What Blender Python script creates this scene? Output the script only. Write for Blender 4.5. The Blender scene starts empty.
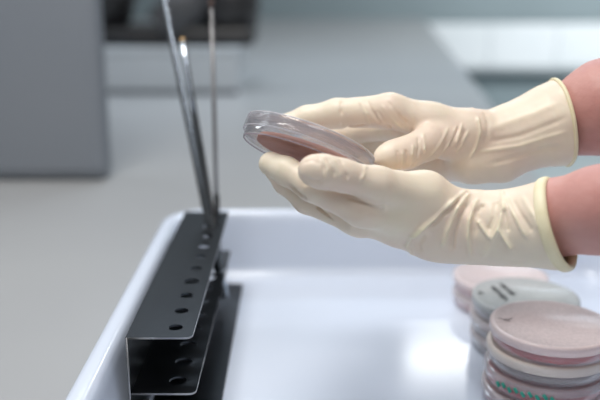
import bpy, bmesh, math, random
import numpy as np
from mathutils import Vector, Matrix, noise
from mathutils.bvhtree import BVHTree

random.seed(7)
SC = bpy.context.scene
COL = SC.collection
PI = math.pi

# ------------------------------------------------------------------ camera
F = 833.0                       # focal length in pixels of a 600 px wide frame (50 mm on 36 mm)
PITCH = math.radians(15.4)
CP, SP = math.cos(PITCH), math.sin(PITCH)
H = 0.318                       # camera height over the tray floor (z = 0)

cam_d = bpy.data.cameras.new('camera')
cam = bpy.data.objects.new('camera', cam_d)
COL.objects.link(cam)
cam.location = (0, 0, H)
cam.rotation_euler = (PI / 2 - PITCH, 0, 0)
cam_d.lens = 50.0
cam_d.sensor_width = 36.0
cam_d.clip_start = 0.01
cam_d.dof.use_dof = True
cam_d.dof.focus_distance = 0.555
cam_d.dof.aperture_fstop = 3.7
SC.camera = cam


def W(px, py, z):
    """world point at depth z that the photo shows at (px, py)"""
    x = (px - 300.0) / F * z
    yc = -(py - 200.0) / F * z
    return Vector((x, z * CP + yc * SP, H - z * SP + yc * CP))


RIGHT = Vector((1, 0, 0))
UP = Vector((0, SP, CP))
FWD = Vector((0, CP, -SP))


def camdir(r, u, f):
    return (RIGHT * r + UP * u + FWD * f).normalized()


# ------------------------------------------------------------------ materials
def srgb(r, g, b):
    def c(v):
        v /= 255.0
        return v / 12.92 if v <= 0.04045 else ((v + 0.055) / 1.055) ** 2.4
    return (c(r), c(g), c(b), 1.0)


def mat(name, col, rough=0.5, metal=0.0, var=None, var_scale=20.0, bump=0.0, bump_scale=60.0,
        sss=0.0, sss_rad=(0.01, 0.004, 0.002), stretch=None, coat=0.0, spec=0.5):
    m = bpy.data.materials.new(name)
    m.use_nodes = True
    nt = m.node_tree
    b = nt.nodes['Principled BSDF']
    b.inputs['Base Color'].default_value = col
    b.inputs['Roughness'].default_value = rough
    b.inputs['Metallic'].default_value = metal
    b.inputs['Specular IOR Level'].default_value = spec
    b.inputs['Coat Weight'].default_value = coat
    if sss:
        b.inputs['Subsurface Weight'].default_value = sss
        b.inputs['Subsurface Radius'].default_value = sss_rad
        b.inputs['Subsurface Scale'].default_value = 1.0
    tc = nt.nodes.new('ShaderNodeTexCoord')
    src = tc.outputs['Object']
    if stretch:
        mp = nt.nodes.new('ShaderNodeMapping')
        mp.inputs['Scale'].default_value = stretch
        nt.links.new(src, mp.inputs['Vector'])
        src = mp.outputs['Vector']
    if var:
        n = nt.nodes.new('ShaderNodeTexNoise')
        n.inputs['Scale'].default_value = var_scale
        n.inputs['Detail'].default_value = 4
        nt.links.new(src, n.inputs['Vector'])
        r = nt.nodes.new('ShaderNodeValToRGB')
        r.color_ramp.elements[0].position = 0.35
        r.color_ramp.elements[1].position = 0.68
        r.color_ramp.elements[0].color = col
        r.color_ramp.elements[1].color = var
        nt.links.new(n.outputs['Fac'], r.inputs['Fac'])
        nt.links.new(r.outputs['Color'], b.inputs['Base Color'])
    if bump:
        n = nt.nodes.new('ShaderNodeTexNoise')
        n.inputs['Scale'].default_value = bump_scale
        n.inputs['Detail'].default_value = 3
        nt.links.new(src, n.inputs['Vector'])
        bp = nt.nodes.new('ShaderNodeBump')
        bp.inputs['Strength'].default_value = bump
        bp.inputs['Distance'].default_value = 0.001
        nt.links.new(n.outputs['Fac'], bp.inputs['Height'])
        nt.links.new(bp.outputs['Normal'], b.inputs['Normal'])
    return m


def clear(name, tint=(0.99, 0.99, 0.995, 1), milk=0.1, milk_col=(0.86, 0.82, 0.85, 1), rough=0.06, refl=1.0):
    """thin clear polystyrene: transparent + fresnel reflection + a little milky scatter"""
    m = bpy.data.materials.new(name)
    m.use_nodes = True
    nt = m.node_tree
    for n in list(nt.nodes):
        nt.nodes.remove(n)
    out = nt.nodes.new('ShaderNodeOutputMaterial')
    tr = nt.nodes.new('ShaderNodeBsdfTransparent')
    tr.inputs['Color'].default_value = tint
    df = nt.nodes.new('ShaderNodeBsdfDiffuse')
    df.inputs['Color'].default_value = milk_col
    gl = nt.nodes.new('ShaderNodeBsdfGlossy')
    gl.inputs['Roughness'].default_value = rough
    no = nt.nodes.new('ShaderNodeTexNoise')
    no.inputs['Scale'].default_value = 40
    mr = nt.nodes.new('ShaderNodeMapRange')
    mr.inputs['To Min'].default_value = milk * 0.8
    mr.inputs['To Max'].default_value = milk * 1.2
    nt.links.new(no.outputs['Fac'], mr.inputs['Value'])
    m1 = nt.nodes.new('ShaderNodeMixShader')
    nt.links.new(mr.outputs['Result'], m1.inputs['Fac'])
    nt.links.new(tr.outputs[0], m1.inputs[1])
    nt.links.new(df.outputs[0], m1.inputs[2])
    fr = nt.nodes.new('ShaderNodeLayerWeight')
    fr.inputs['Blend'].default_value = 0.25
    mu = nt.nodes.new('ShaderNodeMath')
    mu.operation = 'MULTIPLY_ADD'
    mu.inputs[1].default_value = 0.22 * refl
    mu.inputs[2].default_value = 0.02 * refl
    nt.links.new(fr.outputs['Fresnel'], mu.inputs[0])
    m2 = nt.nodes.new('ShaderNodeMixShader')
    nt.links.new(mu.outputs[0], m2.inputs['Fac'])
    nt.links.new(m1.outputs[0], m2.inputs[1])
    nt.links.new(gl.outputs[0], m2.inputs[2])
    nt.links.new(m2.outputs[0], out.inputs['Surface'])
    return m


M = {}
M['glove'] = mat('latex_glove', srgb(236, 223, 200), 0.46, var=srgb(231, 210, 191), var_scale=22,
                 bump=0.45, bump_scale=75, sss=0.08, sss_rad=(0.004, 0.002, 0.001))
_nt = M['glove'].node_tree
_b = _nt.nodes['Principled BSDF']
_src = _b.inputs['Base Color'].links[0].from_socket
_at = _nt.nodes.new('ShaderNodeAttribute')
_at.attribute_name = 'fold'
_mx = _nt.nodes.new('ShaderNodeMix')
_mx.data_type = 'RGBA'
_nt.links.new(_at.outputs['Fac'], _mx.inputs[0])
_nt.links.new(_src, _mx.inputs[6])
_mx.inputs[7].default_value = srgb(244, 234, 205)       # doubled latex in a fold is yellower
_nt.links.new(_mx.outputs[2], _b.inputs['Base Color'])
M['bead'] = mat('latex_rolled_edge', srgb(240, 230, 196), 0.5, var=srgb(232, 220, 180), var_scale=60, bump=0.2)
M['skin'] = mat('skin', srgb(207, 156, 146), 0.5, var=srgb(190, 132, 124), var_scale=26,
                bump=0.35, bump_scale=220, sss=0.08, sss_rad=(0.008, 0.003, 0.002))
M['enamel'] = mat('white_enamel', srgb(216, 225, 240), 0.13, var=srgb(219, 227, 241), var_scale=6, spec=0.6)
M['steel'] = mat('dark_steel_sheet', (0.046, 0.050, 0.055, 1), 0.28, metal=0.85, var=(0.026, 0.03, 0.036, 1),
                 var_scale=9, bump=0.08, bump_scale=200, stretch=(1, 0.25, 1))
M['edge'] = mat('bright_cut_edge', (0.42, 0.42, 0.42, 1), 0.3, metal=0.9, var=(0.25, 0.25, 0.25, 1), var_scale=60)
M['tool'] = mat('tool_steel', (0.20, 0.21, 0.22, 1), 0.25, metal=0.9, var=(0.12, 0.13, 0.13, 1), var_scale=40,
                stretch=(1, 1, 0.2))
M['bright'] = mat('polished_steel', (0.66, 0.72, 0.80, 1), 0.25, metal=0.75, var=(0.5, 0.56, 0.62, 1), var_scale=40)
M['brass'] = mat('warm_tip', srgb(226, 190, 130), 0.4, metal=0.2, var=srgb(214, 170, 110), var_scale=90)
M['rod'] = mat('grey_rod', (0.30, 0.29, 0.29, 1), 0.4, metal=0.6, var=(0.22, 0.21, 0.21, 1), var_scale=50)
M['knob'] = mat('brown_knob', srgb(96, 78, 72), 0.5, var=srgb(70, 58, 54), var_scale=90)
M['black'] = mat('black_sleeve', srgb(30, 31, 34), 0.45, var=srgb(40, 41, 44), var_scale=50)
M['bench'] = mat('grey_worktop', srgb(171, 172, 173), 0.28, var=srgb(176, 177, 177), var_scale=3)
M['cabinet'] = mat('grey_cabinet_paint', srgb(132, 138, 146), 0.5, var=srgb(136, 141, 148), var_scale=4)
M['box'] = mat('pale_grey_box', srgb(204, 209, 213), 0.55, var=srgb(198, 204, 208), var_scale=4)
M['boxlid'] = mat('darker_box_seam', srgb(110, 117, 124), 0.6, var=srgb(104, 110, 118), var_scale=5)
M['device'] = mat('black_device', srgb(40, 40, 42), 0.4, var=srgb(54, 52, 52), var_scale=8)
M['device2'] = mat('dark_grey_device', srgb(92, 92, 94), 0.5, var=srgb(78, 78, 80), var_scale=8)
M['wall'] = mat('grey_green_wall', srgb(140, 154, 158), 0.7, var=srgb(136, 150, 154), var_scale=2)
M['floor'] = mat('grey_floor', srgb(168, 178, 180), 0.4, var=srgb(160, 170, 172), var_scale=2)
M['white'] = mat('white_band_paint', srgb(236, 240, 242), 0.4, var=srgb(228, 234, 236), var_scale=3)
M['ink'] = mat('black_ink', srgb(34, 34, 40), 0.6, var=srgb(48, 48, 56), var_scale=200)
M['teal'] = mat('teal_ink', srgb(40, 150, 130), 0.6, var=srgb(60, 164, 144), var_scale=200)
M['plastic'] = clear('clear_plastic', tint=(1, 1, 1, 1), milk=0.15, milk_col=(0.95, 0.86, 0.90, 1))
M['plastic_held'] = clear('clear_plastic_shiny', tint=(1, 1, 1, 1), milk=0.08, milk_col=(0.95, 0.90, 0.95, 1), refl=2.2)
M['plastic_lid'] = clear('clear_plastic_lid', tint=(1, 1, 1, 1), milk=0.3, milk_col=(0.96, 0.87, 0.88, 1), refl=1.6)
M['plastic_cream'] = clear('clear_plastic_cream', tint=(1, 1, 1, 1), milk=0.55, milk_col=(0.98, 0.89, 0.82, 1), refl=1.3)
M['plastic_milky'] = clear('clear_plastic_misted', tint=(1, 1, 1, 1), milk=0.55, milk_col=(0.98, 0.86, 0.85, 1), refl=1.5, rough=0.2)
M['rim'] = clear('moulded_edge_painted_light', milk=0.45, milk_col=(0.92, 0.89, 0.93, 1), refl=2.2)  # bright edge line of the thick plastic put into the colour
M['rim_dark'] = clear('moulded_edge_painted_dark', milk=0.5, milk_col=(0.45, 0.36, 0.40, 1), refl=1.5)  # dark refraction line at the base edge put into the colour
M['plastic_base'] = clear('clear_plastic_base', tint=(1, 1, 1, 1), milk=0.03, refl=0.1)
M['plastic_grey'] = clear('clear_plastic_grey', rough=0.15, tint=(1, 1, 1, 1), milk=0.5, milk_col=(0.66, 0.69, 0.69, 1))
M['agar_red'] = mat('blood_agar', srgb(196, 62, 62), 0.3, var=srgb(180, 50, 54), var_scale=30)
M['agar_pink'] = mat('pink_agar', srgb(222, 172, 166), 0.3, var=srgb(206, 150, 142), var_scale=18)
M['agar_cream'] = mat('cream_agar', srgb(246, 230, 214), 0.35, var=srgb(236, 216, 202), var_scale=18)
M['agar_grey'] = mat('grey_agar', srgb(150, 150, 144), 0.35, var=srgb(138, 138, 134), var_scale=18)
M['agar_brown'] = mat('pinkish_brown_agar', srgb(204, 150, 132), 0.7, spec=0.1, var=srgb(186, 132, 116), var_scale=18)


# ------------------------------------------------------------------ helpers
def mesh_obj(name, verts, faces, m, parent=None, smooth=True):
    me = bpy.data.meshes.new(name)
    me.from_pydata([tuple(v) for v in verts], [], faces)
    me.update()
    if smooth:
        me.polygons.foreach_set('use_smooth', [True] * len(me.polygons))
    me.materials.append(m)
    o = bpy.data.objects.new(name, me)
    COL.objects.link(o)
    if parent:
        o.parent = parent
    return o


def bm_obj(name, bm, m, parent=None, smooth=False):
    bmesh.ops.recalc_face_normals(bm, faces=bm.faces)
    me = bpy.data.meshes.new(name)
    bm.to_mesh(me)
    bm.free()
    if smooth:
        me.polygons.foreach_set('use_smooth', [True] * len(me.polygons))
    me.materials.append(m)
    o = bpy.data.objects.new(name, me)
    COL.objects.link(o)
    if parent:
        o.parent = parent
    return o


def empty(name, loc=(0, 0, 0)):
    o = bpy.data.objects.new(name, None)
    o.empty_display_size = 0.02
    COL.objects.link(o)
    o.location = loc
    return o


def tag(o, label, cat, group=None):
    o['label'] = label
    o['category'] = cat
    if group:
        o['group'] = group
    return o


def add_box(bm, x0, x1, y0, y1, z0, z1, bevel=0.0, seg=2):
    r = bmesh.ops.create_cube(bm, size=1.0)
    vs = r['verts']
    for v in vs:
        v.co = Vector(((x0 + x1) / 2 + v.co.x * (x1 - x0), (y0 + y1) / 2 + v.co.y * (y1 - y0), (z0 + z1) / 2 + v.co.z * (z1 - z0)))
    if bevel:
        es = list({e for v in vs for e in v.link_edges})
        bmesh.ops.bevel(bm, geom=es, offset=bevel, segments=seg, affect='EDGES', profile=0.5)


def box_obj(name, dims, m, parent=None, bevel=0.0):
    bm = bmesh.new()
    add_box(bm, *dims, bevel=bevel)
    return bm_obj(name, bm, m, parent)


def lathe(profile, n=72):
    """profile: list of (r, z); closed shell returned as verts, faces"""
    verts, faces = [], []
    rows = []
    for r, z in profile:
        if r < 1e-6:
            rows.append([len(verts)])
            verts.append((0, 0, z))
        else:
            rows.append(list(range(len(verts), len(verts) + n)))
            for i in range(n):
                a = 2 * PI * i / n
                verts.append((r * math.cos(a), r * math.sin(a), z))
    for a, b in zip(rows[:-1], rows[1:]):
        for i in range(n):
            j = (i + 1) % n
            if len(a) == 1 and len(b) == 1:
                continue
            if len(a) == 1:
                faces.append((a[0], b[i], b[j]))
            elif len(b) == 1:
                faces.append((a[i], b[0], a[j]))
            else:
                faces.append((a[i], b[i], b[j], a[j]))
    return verts, faces


def tube(points, radii, n=12, closed=False, flat=None):
    """tube through points; flat=(vector, factor) squashes the section along vector"""
    pts = [Vector(p) for p in points]
    N = len(pts)
    if not hasattr(radii, '__len__'):
        radii = [radii] * N
    verts, faces = [], []
    prev = None
    for i, p in enumerate(pts):
        if closed:
            t = pts[(i + 1) % N] - pts[i - 1]
        else:
            t = pts[min(i + 1, N - 1)] - pts[max(i - 1, 0)]
        t.normalize()
        if prev is None:
            ref = flat[0] if flat else (Vector((0, 0, 1)) if abs(t.z) < 0.9 else Vector((1, 0, 0)))
            u = (ref - t * ref.dot(t)).normalized()
        else:
            u = (prev - t * prev.dot(t)).normalized()
        prev = u
        v = t.cross(u)
        fu = flat[1] if flat else 1.0
        for k in range(n):
            a = 2 * PI * k / n
            verts.append(p + u * (radii[i] * fu * math.cos(a)) + v * (radii[i] * math.sin(a)))
    segs = N if closed else N - 1
    for i in range(segs):
        for k in range(n):
            a = i * n + k
            b = i * n + (k + 1) % n
            c = ((i + 1) % N) * n + (k + 1) % n
            d = ((i + 1) % N) * n + k
            faces.append((a, b, c, d))
    if not closed:
        faces.append(tuple(range(n))[::-1])
        faces.append(tuple(range((N - 1) * n, N * n)))
    return verts, faces


def merge(*vfs):
    V, Fc = [], []
    for v, f in vfs:
        o = len(V)
        V += list(v)
        Fc += [tuple(i + o for i in q) for q in f]
    return V, Fc


def rrect(x0, x1, y0, y1, r, seg=8):
    pts = []
    for cx, cy, a0 in ((x1 - r, y1 - r, 0), (x0 + r, y1 - r, PI / 2), (x0 + r, y0 + r, PI), (x1 - r, y0 + r, 1.5 * PI)):
        for i in range(seg + 1):
            a = a0 + PI / 2 * i / seg
            pts.append((cx + r * math.cos(a), cy + r * math.sin(a)))
    return pts


# ------------------------------------------------------------------ setting
BZ = -0.006        # bench top
wall_back = box_obj('wall_back', (-4, 4.5, 6.6, 6.7, -0.95, 1.9), M['wall'])
wall_back['kind'] = 'structure'
floor = box_obj('floor', (-4, 4.5, -1.5, 6.6, -1.0, -0.95), M['floor'])
floor['kind'] = 'structure'

# long worktop whose right edge runs away to the back
wt = empty('workbench', (0, 1.5, -0.95))
tag(wt, 'long grey laboratory worktop under the white tray', 'workbench')


def bench_prism(z0, z1, inset=0.0):
    bm = bmesh.new()
    poly = [(-1.9, -0.15), (0.62, -0.15), (0.62, 0.6), (0.395, 1.05), (0.385, 1.307), (0.485, 2.11), (0.86, 5.9), (-1.9, 5.9)]
    poly = [(-1.9, -0.15), (0.62, -0.15), (0.62, 0.75), (0.36, 1.1), (0.383, 1.307), (0.483, 2.11), (0.86, 5.9), (-1.9, 5.9)]
    vs = [bm.verts.new((x - inset if x > 0 else x + inset, y + (inset if y < 1 else 0), z0)) for x, y in poly]
    f = bm.faces.new(vs)
    r = bmesh.ops.extrude_face_region(bm, geom=[f])
    for v in r['geom']:
        if isinstance(v, bmesh.types.BMVert):
            v.co.z = z1
    for v in bm.verts:
        v.co -= Vector((0, 1.5, -0.95))
    return bm


bm_obj('worktop', bench_prism(BZ - 0.03, BZ), M['bench'], wt)
bm_obj('base_cabinet', bench_prism(-0.95, BZ - 0.03, 0.04), M['cabinet'], wt)

# grey cabinet standing on the worktop at left
cab = empty('equipment_screen', (-0.75, 1.5, BZ))
tag(cab, 'tall flat grey equipment screen standing on the worktop at far left', 'screen')
box_obj('panel', (-0.55, 0.445, -0.215, -0.165, 0.0005, 0.9), M['cabinet'], cab, 0.02)
box_obj('foot', (-0.5, 0.4, -0.17, -0.05, 0.0005, 0.012), M['cabinet'], cab)

# pale box on the worktop with the dark device on it
bx = empty('storage_box', (-0.38, 2.36, BZ))
tag(bx, 'pale grey box behind the steel rods carrying a black device', 'box')
box_obj('body', (-0.28, 0.215, -0.1, 0.2, 0.0, 0.108), M['box'], bx, 0.008)
box_obj('lid', (-0.284, 0.219, -0.104, 0.204, 0.108, 0.124), M['box'], bx, 0.005)
box_obj('plinth', (-0.275, 0.21, -0.103, 0.19, 0.0, 0.012), M['boxlid'], bx)

dv = empty('microscope', (-0.36, 2.40, BZ + 0.124))
tag(dv, 'blurred black laboratory device on top of the pale grey box', 'device')
box_obj('base', (-0.26, 0.235, -0.09, 0.12, 0.0, 0.05), M['device'], dv, 0.015)
v, f = tube([(-0.2, 0.0, 0.05), (-0.18, 0.03, 0.16), (-0.1, 0.02, 0.24), (0.0, -0.02, 0.27)], [0.075, 0.085, 0.08, 0.06], 20)
mesh_obj('arm', v, f, M['device'], dv)
v, f = tube([(-0.02, -0.06, 0.045), (0.05, -0.05, 0.11), (0.12, -0.03, 0.20)], [0.055, 0.06, 0.05], 16)
mesh_obj('tube', v, f, M['device2'], dv)
v, f = tube([(0.16, 0.0, 0.05), (0.165, 0.0, 0.12), (0.16, 0.0, 0.2)], [0.08, 0.085, 0.07], 18)
mesh_obj('lamp_housing', v, f, M['device'], dv)

# white panel added in place of a bright window reflection at the back
rd = empty('bright_band', (1.9, 6.45, -0.45))
tag(rd, 'white panel made up for the bright window reflection beyond the worktop', 'bright_band')
bm = bmesh.new()
for i in range(4):
    x = -0.98 + i * 0.515
    add_box(bm, x, x + 0.513, -0.05, 0.06, 0.05, 0.38, 0.012)
bm_obj('panel', bm, M['white'], rd)
v, f = tube([(-1.0, 0, 0.03), (1.07, 0, 0.03)], 0.018, 10)
mesh_obj('lower_tube', v, f, M['white'], rd)

# ------------------------------------------------------------------ tray
TX0, TX1, TY0, TY1 = -0.143, 0.352, 0.34, 0.872
TH = 0.068


def tray():
    loops = [  # inset, z
        (0.030, -0.006), (0.024, -0.0055), (0.0185, -0.002), (0.016, 0.004), (0.008, TH - 0.012), (0.0035, TH - 0.007), (0.0005, TH - 0.005), (0.0, TH - 0.002),
        (0.0015, TH), (0.005, TH + 0.0012), (0.010, TH + 0.0012), (0.0135, TH - 0.0005), (0.0155, TH - 0.004), (0.0175, TH - 0.012),
        (0.024, 0.012), (0.0265, 0.0055), (0.031, 0.0018), (0.038, 0.0003), (0.05, 0.0)]
    V, Fc = [], []
    rows = []
    for ins, z in loops:
        pts = rrect(TX0 + ins, TX1 - ins, TY0 + ins, TY1 - ins, max(0.045 - ins * 0.6, 0.012), 10)
        rows.append(list(range(len(V), len(V) + len(pts))))
        V += [(x, y, z) for x, y in pts]
    n = len(rows[0])
    for a, b in zip(rows[:-1], rows[1:]):
        for i in range(n):
            j = (i + 1) % n
            Fc.append((a[i], a[j], b[j], b[i]))
    Fc.append(tuple(rows[-1]))
    Fc.append(tuple(rows[0][::-1]))
    o = mesh_obj('instrument_tray', V, Fc, M['enamel'])
    tag(o, 'white enamel tray with raised rim holding rack and petri dishes', 'tray')
    return o


tray()


# ------------------------------------------------------------------ steel rack
def sheet(name, outer, holes, thick, m, parent, z):
    cu = bpy.data.curves.new(name, 'CURVE')
    cu.dimensions = '2D'
    cu.fill_mode = 'BOTH'
    cu.extrude = thick / 2

    def spl(pts):
        s = cu.splines.new('POLY')
        s.points.add(len(pts) - 1)
        for p, q in zip(s.points, pts):
            p.co = (q[0], q[1], 0, 1)
        s.use_cyclic_u = True
    spl(outer)
    for cx, cy, r in holes:
        spl([(cx + r * math.cos(-2 * PI * i / 28), cy + r * math.sin(-2 * PI * i / 28)) for i in range(28)])
    tmp = bpy.data.objects.new('tmp', cu)
    COL.objects.link(tmp)
    dg = bpy.context.evaluated_depsgraph_get()
    me = bpy.data.meshes.new_from_object(tmp.evaluated_get(dg))
    bpy.data.objects.remove(tmp)
    me.name = name
    me.materials.clear()
    me.materials.append(m)
    me.materials.append(M['edge'])
    for p in me.polygons:
        p.material_index = 1 if abs(p.normal.z) < 0.5 and not any((p.center.x - cx) ** 2 + (p.center.y - cy) ** 2 < (r * 1.1) ** 2 for cx, cy, r in holes) else 0
    o = bpy.data.objects.new(name, me)
    COL.objects.link(o)
    o.location = (0, 0, z)
    o.parent = parent
    return o


RX0, RX1, RY0, RY1 = -0.1145, -0.0715, 0.508, 0.806
rack = empty('tool_rack', (0, 0, 0))
tag(rack, 'dark stainless steel rack with drilled shelves at left of the tray', 'rack')


def shelf_outline(x0, x1, y0, y1, r):
    pts = [(x0, y0)]
    for cx, cy, a0 in ((x1 - r, y0 + r, -PI / 2), (x1 - r, y1 - r, 0)):
        for i in range(7):
            a = a0 + PI / 2 * i / 6
            pts.append((cx + r * math.cos(a), cy + r * math.sin(a)))
    pts.append((x0, y1))
    return pts


TOPZ, MIDZ = 0.083, 0.042
hole_y = [0.524, 0.553, 0.582, 0.611, 0.640, 0.669, 0.698, 0.727]


def on_plane(px, py, zp):
    q = W(px, py, 1.0) - Vector((0, 0, H))
    return Vector((0, 0, H)) + q * ((zp - H) / q.z)


def at_z(a, b, zp):
    return a + (b - a) * ((zp - a.z) / (b.z - a.z))


fa_mid = on_plane(209.5, 226, TOPZ)
b_mid = on_plane(212.5, 227, TOPZ)
r_mid = on_plane(217, 216.5, TOPZ)
fa_top = W(163, 0, 0.80)
b_top = W(182.5, 40, 0.79)
r_top = W(211.3, 0, 0.83)
tool_mid = [at_z(fa_mid, fa_top, MIDZ), at_z(b_mid, b_top, MIDZ), at_z(r_mid, r_top, MIDZ)]
big_t = (fa_mid + b_mid) / 2
big_m = (tool_mid[0] + tool_mid[1]) / 2
holes_t = [(-0.0848, y, 0.0062 if abs(y - 0.611) < .01 else 0.0050) for y in hole_y] + [(big_t.x, big_t.y, 0.0078), (r_mid.x, r_mid.y, 0.0046)]
sheet('top_shelf', shelf_outline(RX0, RX1, RY0, RY1, 0.005), holes_t, 0.0014, M['steel'], rack, TOPZ)
holes_m = [(-0.0848, y + 0.002, 0.0062) for y in hole_y] + [(big_m.x - 0.001, big_m.y, 0.0085), (tool_mid[2].x, tool_mid[2].y, 0.005)]
sheet('lower_shelf', shelf_outline(RX0, RX1 + 0.001, RY0, RY1, 0.005), holes_m, 0.0014, M['steel'], rack, MIDZ)
sheet('base_plate', shelf_outline(RX0, -0.0595, RY0 - 0.03, RY1 + 0.012, 0.004), [], 0.0016, M['steel'], rack, 0.0012)
bm = bmesh.new()
add_box(bm, RX0 - 0.0014, RX0 + 0.0002, RY0, RY1, 0.0004, TOPZ + 0.0007, 0.0005, 2)
bm_obj('back_plate', bm, M['steel'], rack)
v, f = tube([(RX0 - 0.0004, RY0 - 0.0002, 0.002), (RX0 - 0.0004, RY0 - 0.0002, TOPZ + 0.0004)], 0.0007, 6)
mesh_obj('plate_edge', v, f, M['edge'], rack)

# ------------------------------------------------------------------ tools standing in the rack


def line_pts(a, b, ts):
    return [a.lerp(b, t) for t in ts]


# long forceps, leaning left, leaving the picture at the top
HX, HY = -0.0848, 0.727
foot = Vector((HX + 0.0075, HY + 0.004, 0.004))


def thru(px, py, hole, zc):
    return W(px, py, zc)


d = (fa_top - fa_mid).normalized()
fr = empty('long_forceps', fa_mid)
tag(fr, 'long thin steel forceps leaning left out of the top of the picture', 'forceps')


def local(pts, o):
    return [Vector(p) - o.location for p in pts]


A0 = fa_mid - d * 0.070
side = d.cross(FWD).normalized()
ts = [0, 0.1, 0.25, 0.45, 0.7, 0.9, 1.0]
top_ext = fa_top + d * 0.05
for s, w in ((-1, 0.0021), (1, 0.0020)):
    pts, rad = [], []
    for t in ts:
        p = A0.lerp(top_ext, t)
        spread = 0.0020 * (1 - t) + 0.0008
        pts.append(p + side * s * spread * (0.9 if t < 0.95 else 0.4) + FWD * 0.001 * s)
        rad.append(w * (1.15 - 0.55 * t))
    v, f = tube(local(pts, fr), rad, 10, flat=(FWD, 0.55))
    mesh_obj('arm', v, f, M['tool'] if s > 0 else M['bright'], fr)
bm = bmesh.new()
for k in range(7):
    t = 0.80 + k * 0.022
    p = A0.lerp(top_ext, t) - fr.location - side * 0.0028
    add_box(bm, p.x - 0.0009, p.x + 0.0009, p.y - 0.0008, p.y + 0.0008, p.z - 0.0016, p.z + 0.0016, 0.0004, 1)
bm_obj('serration', bm, M['bright'], fr)

# flat blade with a blunt shining tip
db = (b_top - b_mid).normalized()
sb = db.cross(FWD).normalized()
sp = empty('steel_spatula', b_mid)
tag(sp, 'flat steel spatula with a blunt pale tip beside the long forceps', 'spatula')
B0 = b_mid - db * 0.062
pts = [B0.lerp(b_top, t) for t in (0, 0.2, 0.42, 0.62, 0.8, 0.93, 1.0)]
v, f = tube(local(pts, sp), [0.0034, 0.0038, 0.0042, 0.0036, 0.0030, 0.0030, 0.0027], 14, flat=(FWD, 0.35))
mesh_obj('blade', v, f, M['tool'], sp)
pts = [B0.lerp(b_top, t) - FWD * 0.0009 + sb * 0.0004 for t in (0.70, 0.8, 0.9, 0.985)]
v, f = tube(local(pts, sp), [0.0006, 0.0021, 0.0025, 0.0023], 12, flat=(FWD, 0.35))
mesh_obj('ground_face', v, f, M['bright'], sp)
pts = [b_top - db * 0.0005, b_top + db * 0.0018]
v, f = tube(local(pts, sp), [0.0027, 0.0022], 12, flat=(FWD, 0.4))
mesh_obj('tip', v, f, M['brass'], sp)
pts = [B0.lerp(b_top, t) + sb * -0.0017 - FWD * 0.0012 for t in (0.3, 0.6, 0.9)]
v, f = tube(local(pts, sp), [0.0007, 0.0009, 0.0006], 8)
mesh_obj('groove', v, f, M['black'], sp)

# inoculating rod
dr = (r_top - r_mid).normalized()
ro = empty('inoculating_rod', r_mid)
tag(ro, 'slim upright grey rod with black sleeve at the far end of the rack', 'rod')
pts = [r_mid + dr * 0.02, r_mid + dr * 0.11, r_top - dr * 0.006]
v, f = tube(local(pts, ro), [0.0021, 0.0021, 0.0017], 12)
mesh_obj('shaft', v, f, M['rod'], ro)
pts = [r_mid - dr * 0.068, r_mid - dr * 0.02, r_mid + dr * 0.0205, r_mid + dr * 0.023]
v, f = tube(local(pts, ro), [0.0028, 0.0030, 0.0030, 0.0022], 12)
mesh_obj('sleeve', v, f, M['black'], ro)
pts = [r_top - dr * 0.008, r_top - dr * 0.004, r_top + dr * 0.02, r_top + dr * 0.03]
v, f = tube(local(pts, ro), [0.0020, 0.0032, 0.0034, 0.002], 12)
mesh_obj('collar', v, f, M['knob'], ro)


# ------------------------------------------------------------------ petri dishes
DR = 0.0455      # lid radius
DH = 0.0155


def dish_parts(root, lidm, basem, medm, R=DR, bottom=None, med_r=0.0, med_x=0.0, med_h=0.0064, lip=0.0088):
    rb = R - 0.0018
    t = 0.0010
    base_prof = [(0, 0.0006), (rb - 0.004, 0.0006), (rb - 0.0025, 0.0), (rb - 0.0008, 0.0003), (rb, 0.0012), (rb, 0.0132),
                 (rb - t, 0.0132), (rb - t, 0.0020), (0, 0.0018)]
    v, f = lathe(base_prof, 80)
    ob = mesh_obj('base', v, f, basem, root)
    if bottom:
        ob.data.materials.append(bottom)
        for p in ob.data.polygons:
            p.material_index = 1 if abs(p.normal.z) > 0.7 else 0
    lz = DH
    lid_prof = [(0, lz - 0.0008), (R - 0.0045, lz - 0.0008), (R - 0.0035, lz), (R - 0.0016, lz), (R - 0.0003, lz - 0.0006), (R, lz - 0.0018),
                (R + 0.0002, lip), (R - 0.0009, lip - 0.0002), (R - 0.0009, lz - 0.0016), (R - 0.004, lz - 0.0018), (0, lz - 0.0018)]
    v, f = lathe(lid_prof, 80)
    mesh_obj('lid', v, f, lidm, root)
    rm = rb - t - 0.0002 - med_r
    v, f = lathe([(0, 0.0021), (rm, 0.0021), (rm, med_h), (rm - 0.0012, med_h - 0.0006), (0, med_h - 0.0007)], 64)
    v = [(x + med_x, y, z) for x, y, z in v]
    mesh_obj('medium', v, f, medm, root)


def stroke_mesh(strokes, w, z):
    parts = []
    for s in strokes:
        P = [Vector((x, y, z)) for x, y in s]
        parts.append(tube(P, w, 6, flat=(Vector((0, 0, 1)), 0.25)))
    return merge(*parts)


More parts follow.
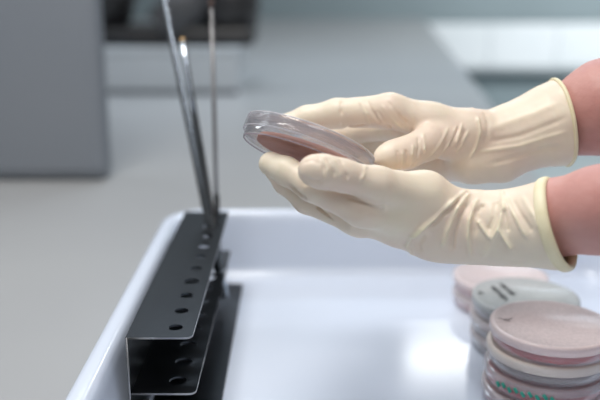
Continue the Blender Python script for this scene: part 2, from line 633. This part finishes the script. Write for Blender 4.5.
def stack(cx, cy, z0, defs, group):
    for i, dct in enumerate(defs):
        o = empty('petri_dish', (cx + dct.get('dx', 0), cy + dct.get('dy', 0), z0 + i * (DH + 0.0001)))
        o.rotation_euler = (0, 0, random.random() * 6)
        dish_parts(o, M[dct['lid']], M[dct['base']], M[dct['med']], dct.get('R', DR))
        tag(o, dct['label'], 'petri dish', group)
        if 'ink' in dct:
            o.rotation_euler = (0, 0, 0)
            for st, w in dct['ink']:
                v, f = stroke_mesh(st, w, DH + 0.0001)
                mesh_obj('ink_mark', v, f, M['ink'], o)
        if 'teal' in dct:
            o.rotation_euler = (0, 0, 0)
            parts = []
            for a, zz, ln in dct['teal']:
                R_ = DR + 0.0004
                P = [Vector((R_ * math.cos(a + q * 0.028), R_ * math.sin(a + q * 0.028), zz - q * ln)) for q in (-1, 0, 1)]
                parts.append(tube(P, 0.0013, 6))
            v, f = merge(*parts)
            mesh_obj('printed_mark', v, f, M['teal'], o)


# marks: dish-local x right, y away from the camera
k_mark = [[(-0.0385, 0.0085), (-0.0335, 0.0055), (-0.0310, 0.0030)],
          [(-0.0350, 0.0040), (-0.0325, 0.0070)], [(-0.0335, 0.0052), (-0.0290, 0.0068), (-0.0275, 0.0090)]]
k_small = [[(-0.0400, 0.0050), (-0.0360, 0.0075)], [(-0.0385, 0.0090), (-0.0382, 0.0030)], [(-0.0385, 0.0058), (-0.0350, 0.0050)]]


def scribble(x0, y0, x1, y1, n, amp):
    out = []
    d_ = Vector((x1 - x0, y1 - y0))
    p_ = Vector((-d_.y, d_.x)).normalized()
    for i in range(n):
        a = Vector((x0, y0)) + d_ * (i / n)
        b = Vector((x0, y0)) + d_ * ((i + 0.72) / n)
        m_ = (a + b) / 2
        if i % 3 == 0:
            out += [[a - p_ * amp, a + p_ * amp], [a + p_ * amp, b - p_ * amp], [b - p_ * amp, b + p_ * amp]]
        elif i % 3 == 1:
            out += [[a - p_ * amp, a + p_ * amp], [a + p_ * amp, b + p_ * amp * 0.8], [a, b], [a - p_ * amp, b - p_ * amp]]
        else:
            out += [[a - p_ * amp, m_ + p_ * amp], [m_ + p_ * amp, b - p_ * amp], [a.lerp(m_, .5), m_.lerp(b, .5)]]
    return out


rows2 = scribble(-0.0240, 0.0206, -0.0185, -0.0125, 6, 0.0020) + scribble(-0.0150, 0.027, -0.0095, 0.000, 5, 0.0020)

S1 = (0.189, 0.578)
stack(S1[0], S1[1], 0.0012, [
    dict(lid='plastic_lid', base='plastic', med='agar_red', dx=-0.004, dy=-0.002, label='lowest dish of the front stack, red medium, at the picture edge'),
    dict(lid='plastic', base='plastic', med='agar_red', dx=-0.003, dy=-0.001, teal=[(PI + 0.50 + k * 0.115, 0.0078 + 0.0014 * (k % 2), 0.0016) for k in range(9)],
         label='third petri dish down in the front stack, red medium and teal marks on its wall'),
    dict(lid='plastic_cream', base='plastic', med='agar_grey', dx=-0.0015, label='second petri dish down in the front stack, cream lid band over a clear wall'),
    dict(lid='plastic_milky', base='plastic', med='agar_red', ink=[(k_mark, 0.00036)],
         label='topmost dish of the front stack, misted pink lid with small black mark'),
], 'petri dishes in the front stack')
S2 = (0.195, 0.6725)
stack(S2[0], S2[1], 0.0008, [
    dict(lid='plastic_lid', base='plastic', med='agar_grey', label='lowest dish of the middle stack with the grey written lid'),
    dict(lid='plastic_lid', base='plastic', med='agar_grey', dx=-0.001, label='second dish down in the middle stack, just under the grey written lid'),
    dict(lid='plastic_grey', base='plastic', med='agar_grey', ink=[(k_small, 0.0006), (rows2, 0.0006)],
         label='top dish of the middle stack, grey lid with black handwriting'),
], 'petri dishes in the middle stack')
S3 = (0.196, 0.7655)
stack(S3[0], S3[1], 0.0008, [
    dict(lid='plastic_lid', base='plastic', med='agar_pink', label='lower pink petri dish of the rear stack below the near glove cuff'),
    dict(lid='plastic_milky', base='plastic', med='agar_pink', label='upper pink petri dish of the rear stack below the near glove cuff'),
], 'petri dishes in the rear stack')

# the held dish
dc = W(307.5, 148.5, 0.565)
nd = camdir(0.34, 0.935, 0.13)
held = empty('petri_dish', dc)
xa = (RIGHT - nd * RIGHT.dot(nd)).normalized()
ya = nd.cross(xa)
rot = Matrix((xa, ya, nd)).transposed()
held.rotation_euler = rot.to_euler()
held.location = dc - nd * DH / 2
dish_parts(held, M['plastic_held'], M['plastic_held'], M['agar_brown'], 0.0458, M['plastic_base'], 0.0042, 0.004, 0.0050, 0.0062)
def ring_part(name, r, z, w, m):
    P = [(r * math.cos(2 * PI * i / 96), r * math.sin(2 * PI * i / 96), z) for i in range(96)]
    v, f = tube(P, w, 8, closed=True)
    return mesh_obj(name, v, f, m, held)


ring_part('lid_rim', 0.0452, DH - 0.0004, 0.00055, M['rim'])
ring_part('lid_lip', 0.0455, 0.0061, 0.0005, M['rim'])
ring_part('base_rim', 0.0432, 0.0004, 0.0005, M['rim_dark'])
tag(held, 'clear petri dish with pinkish medium held tilted between both gloved hands', 'petri dish')


# ------------------------------------------------------------------ hands: implicit surfaces
def cone_d(P, a, b, ra, rb):
    a = np.array(a, dtype=np.float32)
    b = np.array(b, dtype=np.float32)
    ab = b - a
    q = P - a
    t = np.clip((q @ ab) / max(float(ab @ ab), 1e-12), 0, 1)
    dd = q - t[..., None] * ab
    return np.sqrt((dd * dd).sum(-1)) - (ra + t * (rb - ra))


def smin(a, b, k):
    h = np.clip(0.5 + 0.5 * (b - a) / k, 0, 1)
    return b + (a - b) * h - k * h * (1 - h)


def chain_d(P, ch, k=0.003):
    d_ = None
    for (pa, ra), (pb, rb) in zip(ch[:-1], ch[1:]):
        c = cone_d(P, pa, pb, ra, rb)
        d_ = c if d_ is None else smin(d_, c, k)
    return d_


def hand_sdf(spec):
    def fn(P):
        palm = None
        for ch in spec['palm']:
            c = chain_d(P, ch, 0.006)
            palm = c if palm is None else smin(palm, c, spec.get('kp', 0.010))
        fing = None
        for ch in spec['fingers']:
            c = chain_d(P, ch, 0.004)
            fing = c if fing is None else smin(fing, c, 0.0012)
        out = smin(palm, fing, 0.006) if fing is not None else palm
        for ch in spec.get('thumb', []):
            out = smin(out, chain_d(P, ch, 0.006), spec.get('kt', 0.006))
        for ch in spec.get('thumb_tip', []):
            c = chain_d(P, ch, 0.005)
            out = smin(out, c, 0.0015)
        return out
    return fn


def surface_nets(fn, lo, hi, h):
    lo = np.array(lo)
    n = np.ceil((np.array(hi) - lo) / h).astype(int) + 1
    xs = [lo[i] + h * np.arange(n[i]) for i in range(3)]
    D = np.empty(tuple(n), dtype=np.float32)
    yz = np.stack(np.meshgrid(xs[1], xs[2], indexing='ij'), -1).astype(np.float32)
    step = 16
    for i in range(0, n[0], step):
        xx = xs[0][i:i + step]
        P = np.empty((len(xx),) + yz.shape[:2] + (3,), dtype=np.float32)
        P[..., 0] = xx[:, None, None]
        P[..., 1:] = yz[None]
        D[i:i + step] = fn(P)
    S = D < 0
    c = np.zeros(tuple(n - 1), dtype=np.int8)
    for dx in (0, 1):
        for dy in (0, 1):
            for dz in (0, 1):
                c += S[dx:n[0] - 1 + dx, dy:n[1] - 1 + dy, dz:n[2] - 1 + dz]
    act = (c > 0) & (c < 8)
    idx = -np.ones(act.shape, dtype=np.int64)
    cells = np.argwhere(act)
    idx[act] = np.arange(len(cells))
    V = lo + (cells + 0.5) * h
    quads = []
    for ax in range(3):
        sl0 = [slice(None)] * 3
        sl1 = [slice(None)] * 3
        sl0[ax] = slice(0, n[ax] - 1)
        sl1[ax] = slice(1, n[ax])
        s0, s1 = S[tuple(sl0)], S[tuple(sl1)]
        E = np.argwhere(s0 != s1)
        b, cc = [(1, 2), (2, 0), (0, 1)][ax]
        ok = (E[:, b] > 0) & (E[:, cc] > 0) & (E[:, b] < n[b] - 1) & (E[:, cc] < n[cc] - 1)
        E = E[ok]
        fl = s0[E[:, 0], E[:, 1], E[:, 2]]

        def g(ob, oc):
            q = E.copy()
            q[:, b] -= ob
            q[:, cc] -= oc
            return idx[q[:, 0], q[:, 1], q[:, 2]]
        Q = np.stack([g(1, 1), g(0, 1), g(0, 0), g(1, 0)], 1)
        Q[~fl] = Q[~fl][:, ::-1]
        quads.append(Q)
    Q = np.concatenate(quads)
    V = V.astype(np.float32)

    def grad(X):
        e = 0.0006
        G = np.stack([fn(X + np.eye(3, dtype=np.float32)[i] * e) - fn(X - np.eye(3, dtype=np.float32)[i] * e) for i in range(3)], -1)
        return G / (np.linalg.norm(G, axis=-1, keepdims=True) + 1e-9)
    # relax + project to the surface
    for it in range(4):
        acc = np.zeros_like(V)
        cnt = np.zeros(len(V), dtype=np.float32)
        for k in range(4):
            a, b2 = Q[:, k], Q[:, (k + 1) % 4]
            np.add.at(acc, a, V[b2])
            np.add.at(acc, b2, V[a])
            np.add.at(cnt, a, 1)
            np.add.at(cnt, b2, 1)
        V = V * 0.4 + 0.6 * acc / np.maximum(cnt, 1)[:, None]
        V = V - grad(V) * fn(V)[:, None]
    return V.astype(np.float64), Q, grad(V.astype(np.float32))


def px_chain(pts):
    return [(W(x, y, z), r) for x, y, z, r in pts]


def build_skin(name, spec, h, folds, m, parent, cut=None, wob=None):
    fn = hand_sdf(spec)
    fold_w = None
    allp = [(p, r) for g in ('palm', 'fingers', 'thumb', 'thumb_tip') for ch in spec.get(g, []) for p, r in ch]
    lo = [min(p[i] - r for p, r in allp) - 0.004 for i in range(3)]
    hi = [max(p[i] + r for p, r in allp) + 0.004 for i in range(3)]
    V, Q, N = surface_nets(fn, lo, hi, h)
    if folds:
        tree = BVHTree.FromPolygons([Vector(v) for v in V], [tuple(int(i) for i in q) for q in Q])
        o = Vector((0, 0, H))
        disp = np.zeros(len(V))
        for pts, amp, wd in folds:
            P3 = []
            for (x, y) in pts:
                dr_ = (W(x, y, 1.0) - o).normalized()
                hit = tree.ray_cast(o, dr_)
                if hit[0] is not None:
                    P3.append(np.array(hit[0]))
            if len(P3) < 2:
                continue
            best = np.full(len(V), 1e9)
            tot = len(P3) - 1
            fade = np.ones(len(V))
            for i in range(tot):
                a, b = P3[i], P3[i + 1]
                ab = b - a
                t = np.clip(((V - a) @ ab) / max(ab @ ab, 1e-12), 0, 1)
                dist = np.linalg.norm(V - a - t[:, None] * ab, axis=1)
                u = (i + t) / tot
                fd = np.clip(np.minimum(u, 1 - u) * 7 + 0.25, 0, 1)
                upd = dist < best
                best = np.where(upd, dist, best)
                fade = np.where(upd, fd, fade)
            disp += 1.5 * amp * fade * np.exp(-(best / wd) ** 2)
        V = V + N * disp[:, None]
        fold_w = np.clip(disp / 0.0024, 0, 1) * 0.8
    if wob:
        for i, v in enumerate(V):
            p = Vector(v)
            V[i] = V[i] + N[i] * wob(p)
    me = bpy.data.meshes.new(name)
    me.from_pydata(V.tolist(), [], Q.tolist())
    ring = None
    if fold_w is not None:
        at = me.attributes.new('fold', 'FLOAT', 'POINT')
        at.data.foreach_set('value', fold_w.astype(np.float32))
    bm_ = bmesh.new()
    bm_.from_mesh(me)
    if cut:
        c, n_ = cut
        bmesh.ops.bisect_plane(bm_, geom=bm_.verts[:] + bm_.edges[:] + bm_.faces[:], plane_co=c, plane_no=n_, clear_outer=True, dist=1e-5)
        be = [e for e in bm_.edges if e.is_boundary]
        adj = {}
        for e in be:
            a, b = e.verts
            adj.setdefault(a, []).append(b)
            adj.setdefault(b, []).append(a)
        start = next(iter(adj))
        ring = [start]
        prev, cur = None, start
        while True:
            nx = [q for q in adj[cur] if q is not prev]
            if not nx or nx[0] is start:
                break
            prev, cur = cur, nx[0]
            ring.append(cur)
            if len(ring) > 5000:
                break
        ring = [v.co.copy() for v in ring]
    bm_.to_mesh(me)
    bm_.free()
    me.polygons.foreach_set('use_smooth', [True] * len(me.polygons))
    me.materials.append(m)
    ob = bpy.data.objects.new(name, me)
    COL.objects.link(ob)
    ob.parent = parent
    return ob, ring


def resample(ring, n):
    L = [0]
    R2 = ring + [ring[0]]
    for a, b in zip(R2[:-1], R2[1:]):
        L.append(L[-1] + (b - a).length)
    out = []
    for i in range(n):
        s = L[-1] * i / n
        k = max(j for j in range(len(L)) if L[j] <= s)
        k = min(k, len(ring) - 1)
        t = (s - L[k]) / max(L[k + 1] - L[k], 1e-9)
        out.append(R2[k].lerp(R2[k + 1], t))
    for _ in range(3):
        out = [(out[i - 1] + out[i] * 2 + out[(i + 1) % n]) / 4 for i in range(n)]
    return out


person = empty('person', (0.75, 0.55, -0.95))
tag(person, 'person at right in cream latex gloves holding a petri dish in both hands', 'person')
root_fix = person.location.copy()


def under_person(o):
    o.matrix_parent_inverse = Matrix.Translation(-root_fix)


# --- near hand (palm up, thumb on top, fingers under the dish)
L = {}
L['fingers'] = [
    px_chain([(362, 209, .525, .0110), (312, 186, .525, .0096), (286, 171, .534, .0088), (271, 164, .541, .0080)]),
    px_chain([(357, 218, .545, .0112), (307, 200, .556, .0088), (286, 182, .564, .0082), (276, 171, .569, .0076)]),
    px_chain([(360, 220, .566, .0110), (318, 197, .570, .0092), (298, 184, .578, .0086), (290, 176, .584, .0078)]),
    px_chain([(368, 220, .586, .0100), (336, 204, .592, .0082), (322, 194, .597, .0076), (315, 188, .601, .0070)]),
]
L['palm'] = [
    px_chain([(362, 209, .525, .0105), (400, 214, .530, .0125), (442, 218, .535, .0150)]),
    px_chain([(357, 218, .545, .0105), (400, 226, .545, .0132), (442, 232, .548, .0165)]),
    px_chain([(360, 220, .566, .0105), (400, 222, .562, .0130), (445, 224, .560, .0150)]),
    px_chain([(368, 220, .586, .0100), (405, 218, .578, .0125), (445, 218, .570, .0140)]),
    px_chain([(428, 236, .545, .0130), (455, 239, .540, .0130)]),
    px_chain([(440, 212, .537, .0160), (478, 220, .537, .0175), (512, 227, .531, .0205)]),
    px_chain([(440, 232, .543, .0165), (478, 235, .539, .0175), (512, 228, .531, .0205)]),
    px_chain([(505, 228, .533, .0212), (552, 225, .517, .0268), (605, 216, .495, .0290)]),
]
L['thumb'] = [px_chain([(388, 189, .519, .0118), (424, 197, .532, .0160), (450, 212, .538, .0150)])]
L['thumb_tip'] = [px_chain([(313.5, 170.5, .500, .0094), (324, 172, .5015, .0098), (342, 175.5, .505, .0094), (377, 185, .514, .0110), (396, 190, .522, .0122)])]
folds_L = [
    ([(466, 191), (451, 203), (432, 221), (420, 229), (410, 236)], .0017, .0014),
    ([(460, 199), (446, 212), (430, 226)], -.0017, .0012),
    ([(469, 194), (456, 209), (447, 230), (442, 247)], .0017, .0014),
    ([(470, 202), (460, 216), (454, 234), (452, 250)], -.0013, .0014),
    ([(477, 200), (469, 220), (468, 238), (471, 256)], .0015, .0014),
    ([(484, 204), (476, 212), (474, 236)], -.0010, .0016),
    ([(502, 191), (504, 208), (499, 229), (483, 256)], .0014, .0014),
    ([(497, 200), (495, 216), (488, 232)], -.0009, .0020),
    ([(499, 229), (507, 242), (512, 249)], .0013, .0014),
    ([(505, 196), (516, 217), (527, 238)], .0011, .0014),
    ([(512, 200), (524, 220), (532, 232)], -.0008, .0018),
    ([(522, 196), (534, 216), (540, 229)], .0006, .0016),
    ([(477, 220), (484, 230), (491, 239)], .0012, .0013),
    ([(508, 232), (506, 220), (503, 210)], -.0009, .0018),
    ([(427, 224), (411, 235), (407, 246), (414, 255)], .0011, .0013),
    ([(424, 236), (418, 244), (420, 252)], -.0008, .0018),
    ([(332, 219), (318, 207), (304, 197), (288, 185)], -.0015, .0010),
    ([(304, 184), (326, 190), (350, 198), (368, 204)], -.0007, .0010),
    ([(378, 206), (386, 205), (384, 210)], .0005, .0012),
    # thumb creases
    ([(318, 156), (324, 168), (320, 184)], -.0008, .0010),
    ([(321, 157), (328, 170), (324, 185)], .0006, .0009),
    ([(327, 158), (334, 173), (328, 189)], -.0009, .0010),
    ([(333, 159), (340, 175), (335, 191)], .0006, .0010),
    ([(340, 160), (347, 176), (342, 193)], -.0009, .0010),
    ([(366, 166), (362, 178), (350, 193)], .0008, .0010),
    ([(304, 163), (312, 160), (320, 164)], -.0004, .0012),
    ([(306, 178), (314, 181), (322, 180)], -.0005, .0011),
]
ringL_c = W(557, 224, .5155)
ringL_n = camdir(0.83, 0.24, -0.50)


def wobL(p):
    s = max(0.0, min(1.0, (p.x - 0.085) / 0.03))
    if s <= 0:
        return 0
    return s * 0.0012 * noise.noise(Vector((p.x * 70, p.y * 45, p.z * 45)))


gl, ring = build_skin('glove', L, 0.0008, folds_L, M['glove'], person, (ringL_c, ringL_n), wobL)
under_person(gl)
ring = resample(ring, 72)
axis_off = ringL_n * -0.0005
v, f = tube([p + axis_off for p in ring], 0.0023, 12, closed=True, flat=(ringL_n, 1.7))
rb_ = mesh_obj('rolled_cuff', v, f, M['bead'], gl)

armL = {'fingers': [], 'palm': [px_chain([(520, 222, .530, .0185), (555, 217.5, .517, .0232), (600, 210, .498, .0258), (680, 199, .470, .0305), (800, 184, .435, .0350), (900, 176, .415, .0330)])]}
ar, _ = build_skin('forearm', armL, 0.0025, None, M['skin'], person)
under_person(ar)

# --- far hand (index along the far rim, thumb on the near right edge)
R = {}
R['fingers'] = [
    px_chain([(390, 111, .604, .0122), (337, 113.5, .616, .0106), (307, 119, .6195, .0094), (289, 124, .619, .0083)]),
    px_chain([(396, 125, .636, .0112), (354, 132, .660, .0094), (328, 137, .660, .0088), (310, 142, .652, .0080)]),
    px_chain([(400, 136, .656, .0110), (362, 144, .678, .0094), (336, 148, .664, .0086), (318, 154, .654, .0078)]),
    px_chain([(402, 144, .660, .0102), (374, 153, .674, .0086), (356, 160, .670, .0078), (344, 165, .664, .0070)]),
]
R['kp'], R['kt'] = 0.006, 0.004
R['palm'] = [
    px_chain([(390, 111, .604, .0120), (430, 122, .606, .0135), (474, 132, .607, .0155)]),
    px_chain([(396, 124, .634, .0112), (434, 131, .628, .0135), (474, 142, .622, .0160)]),
    px_chain([(400, 135, .652, .0108), (432, 143, .640, .0130), (474, 152, .632, .0150)]),
    px_chain([(402, 144, .655, .0102), (436, 153, .648, .0130), (474, 158, .635, .0150)]),
    px_chain([(412, 163, .640, .0110), (436, 160, .638, .0155), (474, 163, .618, .0150)]),
    px_chain([(470, 132, .607, .0158), (500, 137, .612, .0190), (525, 134, .614, .0230)]),
    px_chain([(470, 160, .612, .0170), (500, 155, .613, .0190), (525, 138, .614, .0230)]),
    px_chain([(515, 136, .614, .0250), (558, 124, .612, .0300), (600, 108, .603, .0345)]),
]
R['thumb'] = [px_chain([(430, 140, .594, .0125), (456, 140, .606, .0160)])]
R['thumb_tip'] = [px_chain([(386.5, 158, .577, .0092), (394, 155, .579, .0096), (406, 153, .582, .0106), (428, 143, .592, .0128)])]
folds_R = [
    ([(472, 108), (478, 121), (480, 132), (476, 146), (470, 158)], .0013, .0011),
    ([(484, 112), (488, 124), (485, 142)], -.0006, .0018),
    ([(462, 124), (456, 142), (441, 161)], .0009, .0011),
    ([(459, 126), (451, 144), (438, 160)], -.0009, .0010),
    ([(456, 127), (447, 146), (434, 159)], .0008, .0010),
    ([(468, 131), (457, 151), (445, 163)], .0008, .0011),
    ([(466, 130), (459, 145), (446, 159)], -.0008, .0010),
    ([(448, 128), (440, 144), (429, 157)], .0006, .0011),
    ([(423, 134), (424, 150), (416, 168)], .0009, .0011),
    ([(418, 138), (418, 152), (412, 167)], -.0009, .0010),
    ([(413, 145), (412, 155), (409, 167)], .0007, .0009),
    ([(406, 150), (407, 158), (404, 168)], -.0008, .0009),
    ([(402, 152), (402, 160), (400, 169)], .0006, .0009),
    ([(397, 150), (398, 158), (395, 168)], -.0006, .0009),
    ([(378, 112), (391, 127), (400, 133)], -.0010, .0013),
    ([(382, 106), (396, 123), (402, 128)], .0008, .0012),
    ([(388, 102), (400, 118), (408, 124)], -.0007, .0013),
    ([(366, 100), (374, 114), (380, 124)], -.0008, .0013),
    ([(360, 101), (366, 114), (370, 125)], .0006, .0012),
    ([(342, 101), (341, 112), (342, 126)], -.0009, .0010),
    ([(306, 133), (330, 130), (350, 127), (366, 125)], -.0014, .0012),
    ([(478, 152), (520, 146), (566, 132)], .0007, .0016),
    ([(490, 164), (520, 156), (560, 146)], -.0008, .0020),
    ([(488, 142), (520, 136), (566, 118)], -.0006, .0020),
    ([(490, 128), (520, 118), (556, 104)], .0005, .003),
]
ringR_c = W(560, 124, .612)
ringR_n = camdir(0.955, 0.19, -0.02)


def wobR(p):
    s = max(0.0, min(1.0, (p.x - 0.13) / 0.03))
    if s <= 0:
        return 0
    return s * 0.0010 * noise.noise(Vector((p.x * 30, p.y * 60, p.z * 60)))


gr, ring = build_skin('glove', R, 0.00085, folds_R, M['glove'], person, (ringR_c, ringR_n), wobR)
under_person(gr)
ring = resample(ring, 72)
v, f = tube([p for p in ring], 0.0015, 10, closed=True)
mesh_obj('rolled_cuff', v, f, M['bead'], gr)
armR = {'fingers': [], 'palm': [px_chain([(515, 134, .614, .0210), (548, 125, .613, .0225), (575, 118, .611, .0265), (604, 108, .602, .0340), (680, 90, .575, .0390), (800, 66, .545, .0430), (900, 52, .53, .0400)])]}
ar, _ = build_skin('forearm', armR, 0.0025, None, M['skin'], person)
under_person(ar)


# ------------------------------------------------------------------ light
def area(name, loc, target, sx, sy, power, col=(1, 1, 1)):
    l = bpy.data.lights.new(name, 'AREA')
    l.shape = 'RECTANGLE'
    l.size, l.size_y = sx, sy
    l.energy = power
    l.color = col
    o = bpy.data.objects.new(name, l)
    COL.objects.link(o)
    o.location = loc
    o.rotation_euler = (Vector(target) - Vector(loc)).to_track_quat('-Z', 'Y').to_euler()
    return o


area('ceiling_or_fill_light', (-0.30, 0.55, 1.55), (-0.1, 0.56, 0), 0.9, 0.5, 20, (1.0, 0.98, 0.95))
area('ceiling_or_fill_light', (0.73, 3.62, 1.50), (0.73, 3.61, 0), 0.42, 0.17, 4.5, (0.95, 0.98, 1.0))
area('ceiling_or_fill_light', (0.1, 2.6, 1.55), (0.1, 2.6, 0), 1.6, 0.5, 21, (0.76, 0.88, 1.0))  # added to light the far worktop in a bluish tone
area('ceiling_or_fill_light', (3.0, 4.0, 1.5), (1.8, 6.6, -0.6), 0.9, 0.5, 105, (0.95, 0.98, 1.0))  # added lamp, aimed to brighten the back wall
area('ceiling_or_fill_light', (0.35, -0.75, 1.45), (0.2, 0.55, 0.05), 0.8, 0.5, 6, (0.96, 0.97, 1.0))  # added fill behind the camera for the dish stacks
area('added_side_fill', (-1.5, 1.5, 1.2), (0.1, 0.55, 0.1), 1.0, 1.2, 9, (0.9, 0.95, 1.0))  # added fill from the left, no window known there

w = bpy.data.worlds.new('world')
SC.world = w
w.use_nodes = True
bg = w.node_tree.nodes['Background']
bg.inputs['Color'].default_value = (0.82, 0.88, 0.96, 1)
bg.inputs['Strength'].default_value = 0.22

SC.view_settings.view_transform = 'Standard'
SC.view_settings.look = 'None'
SC.view_settings.exposure = 0.0
SC.cycles.use_denoising = True
SC.cycles.max_bounces = 10
SC.cycles.transparent_max_bounces = 32
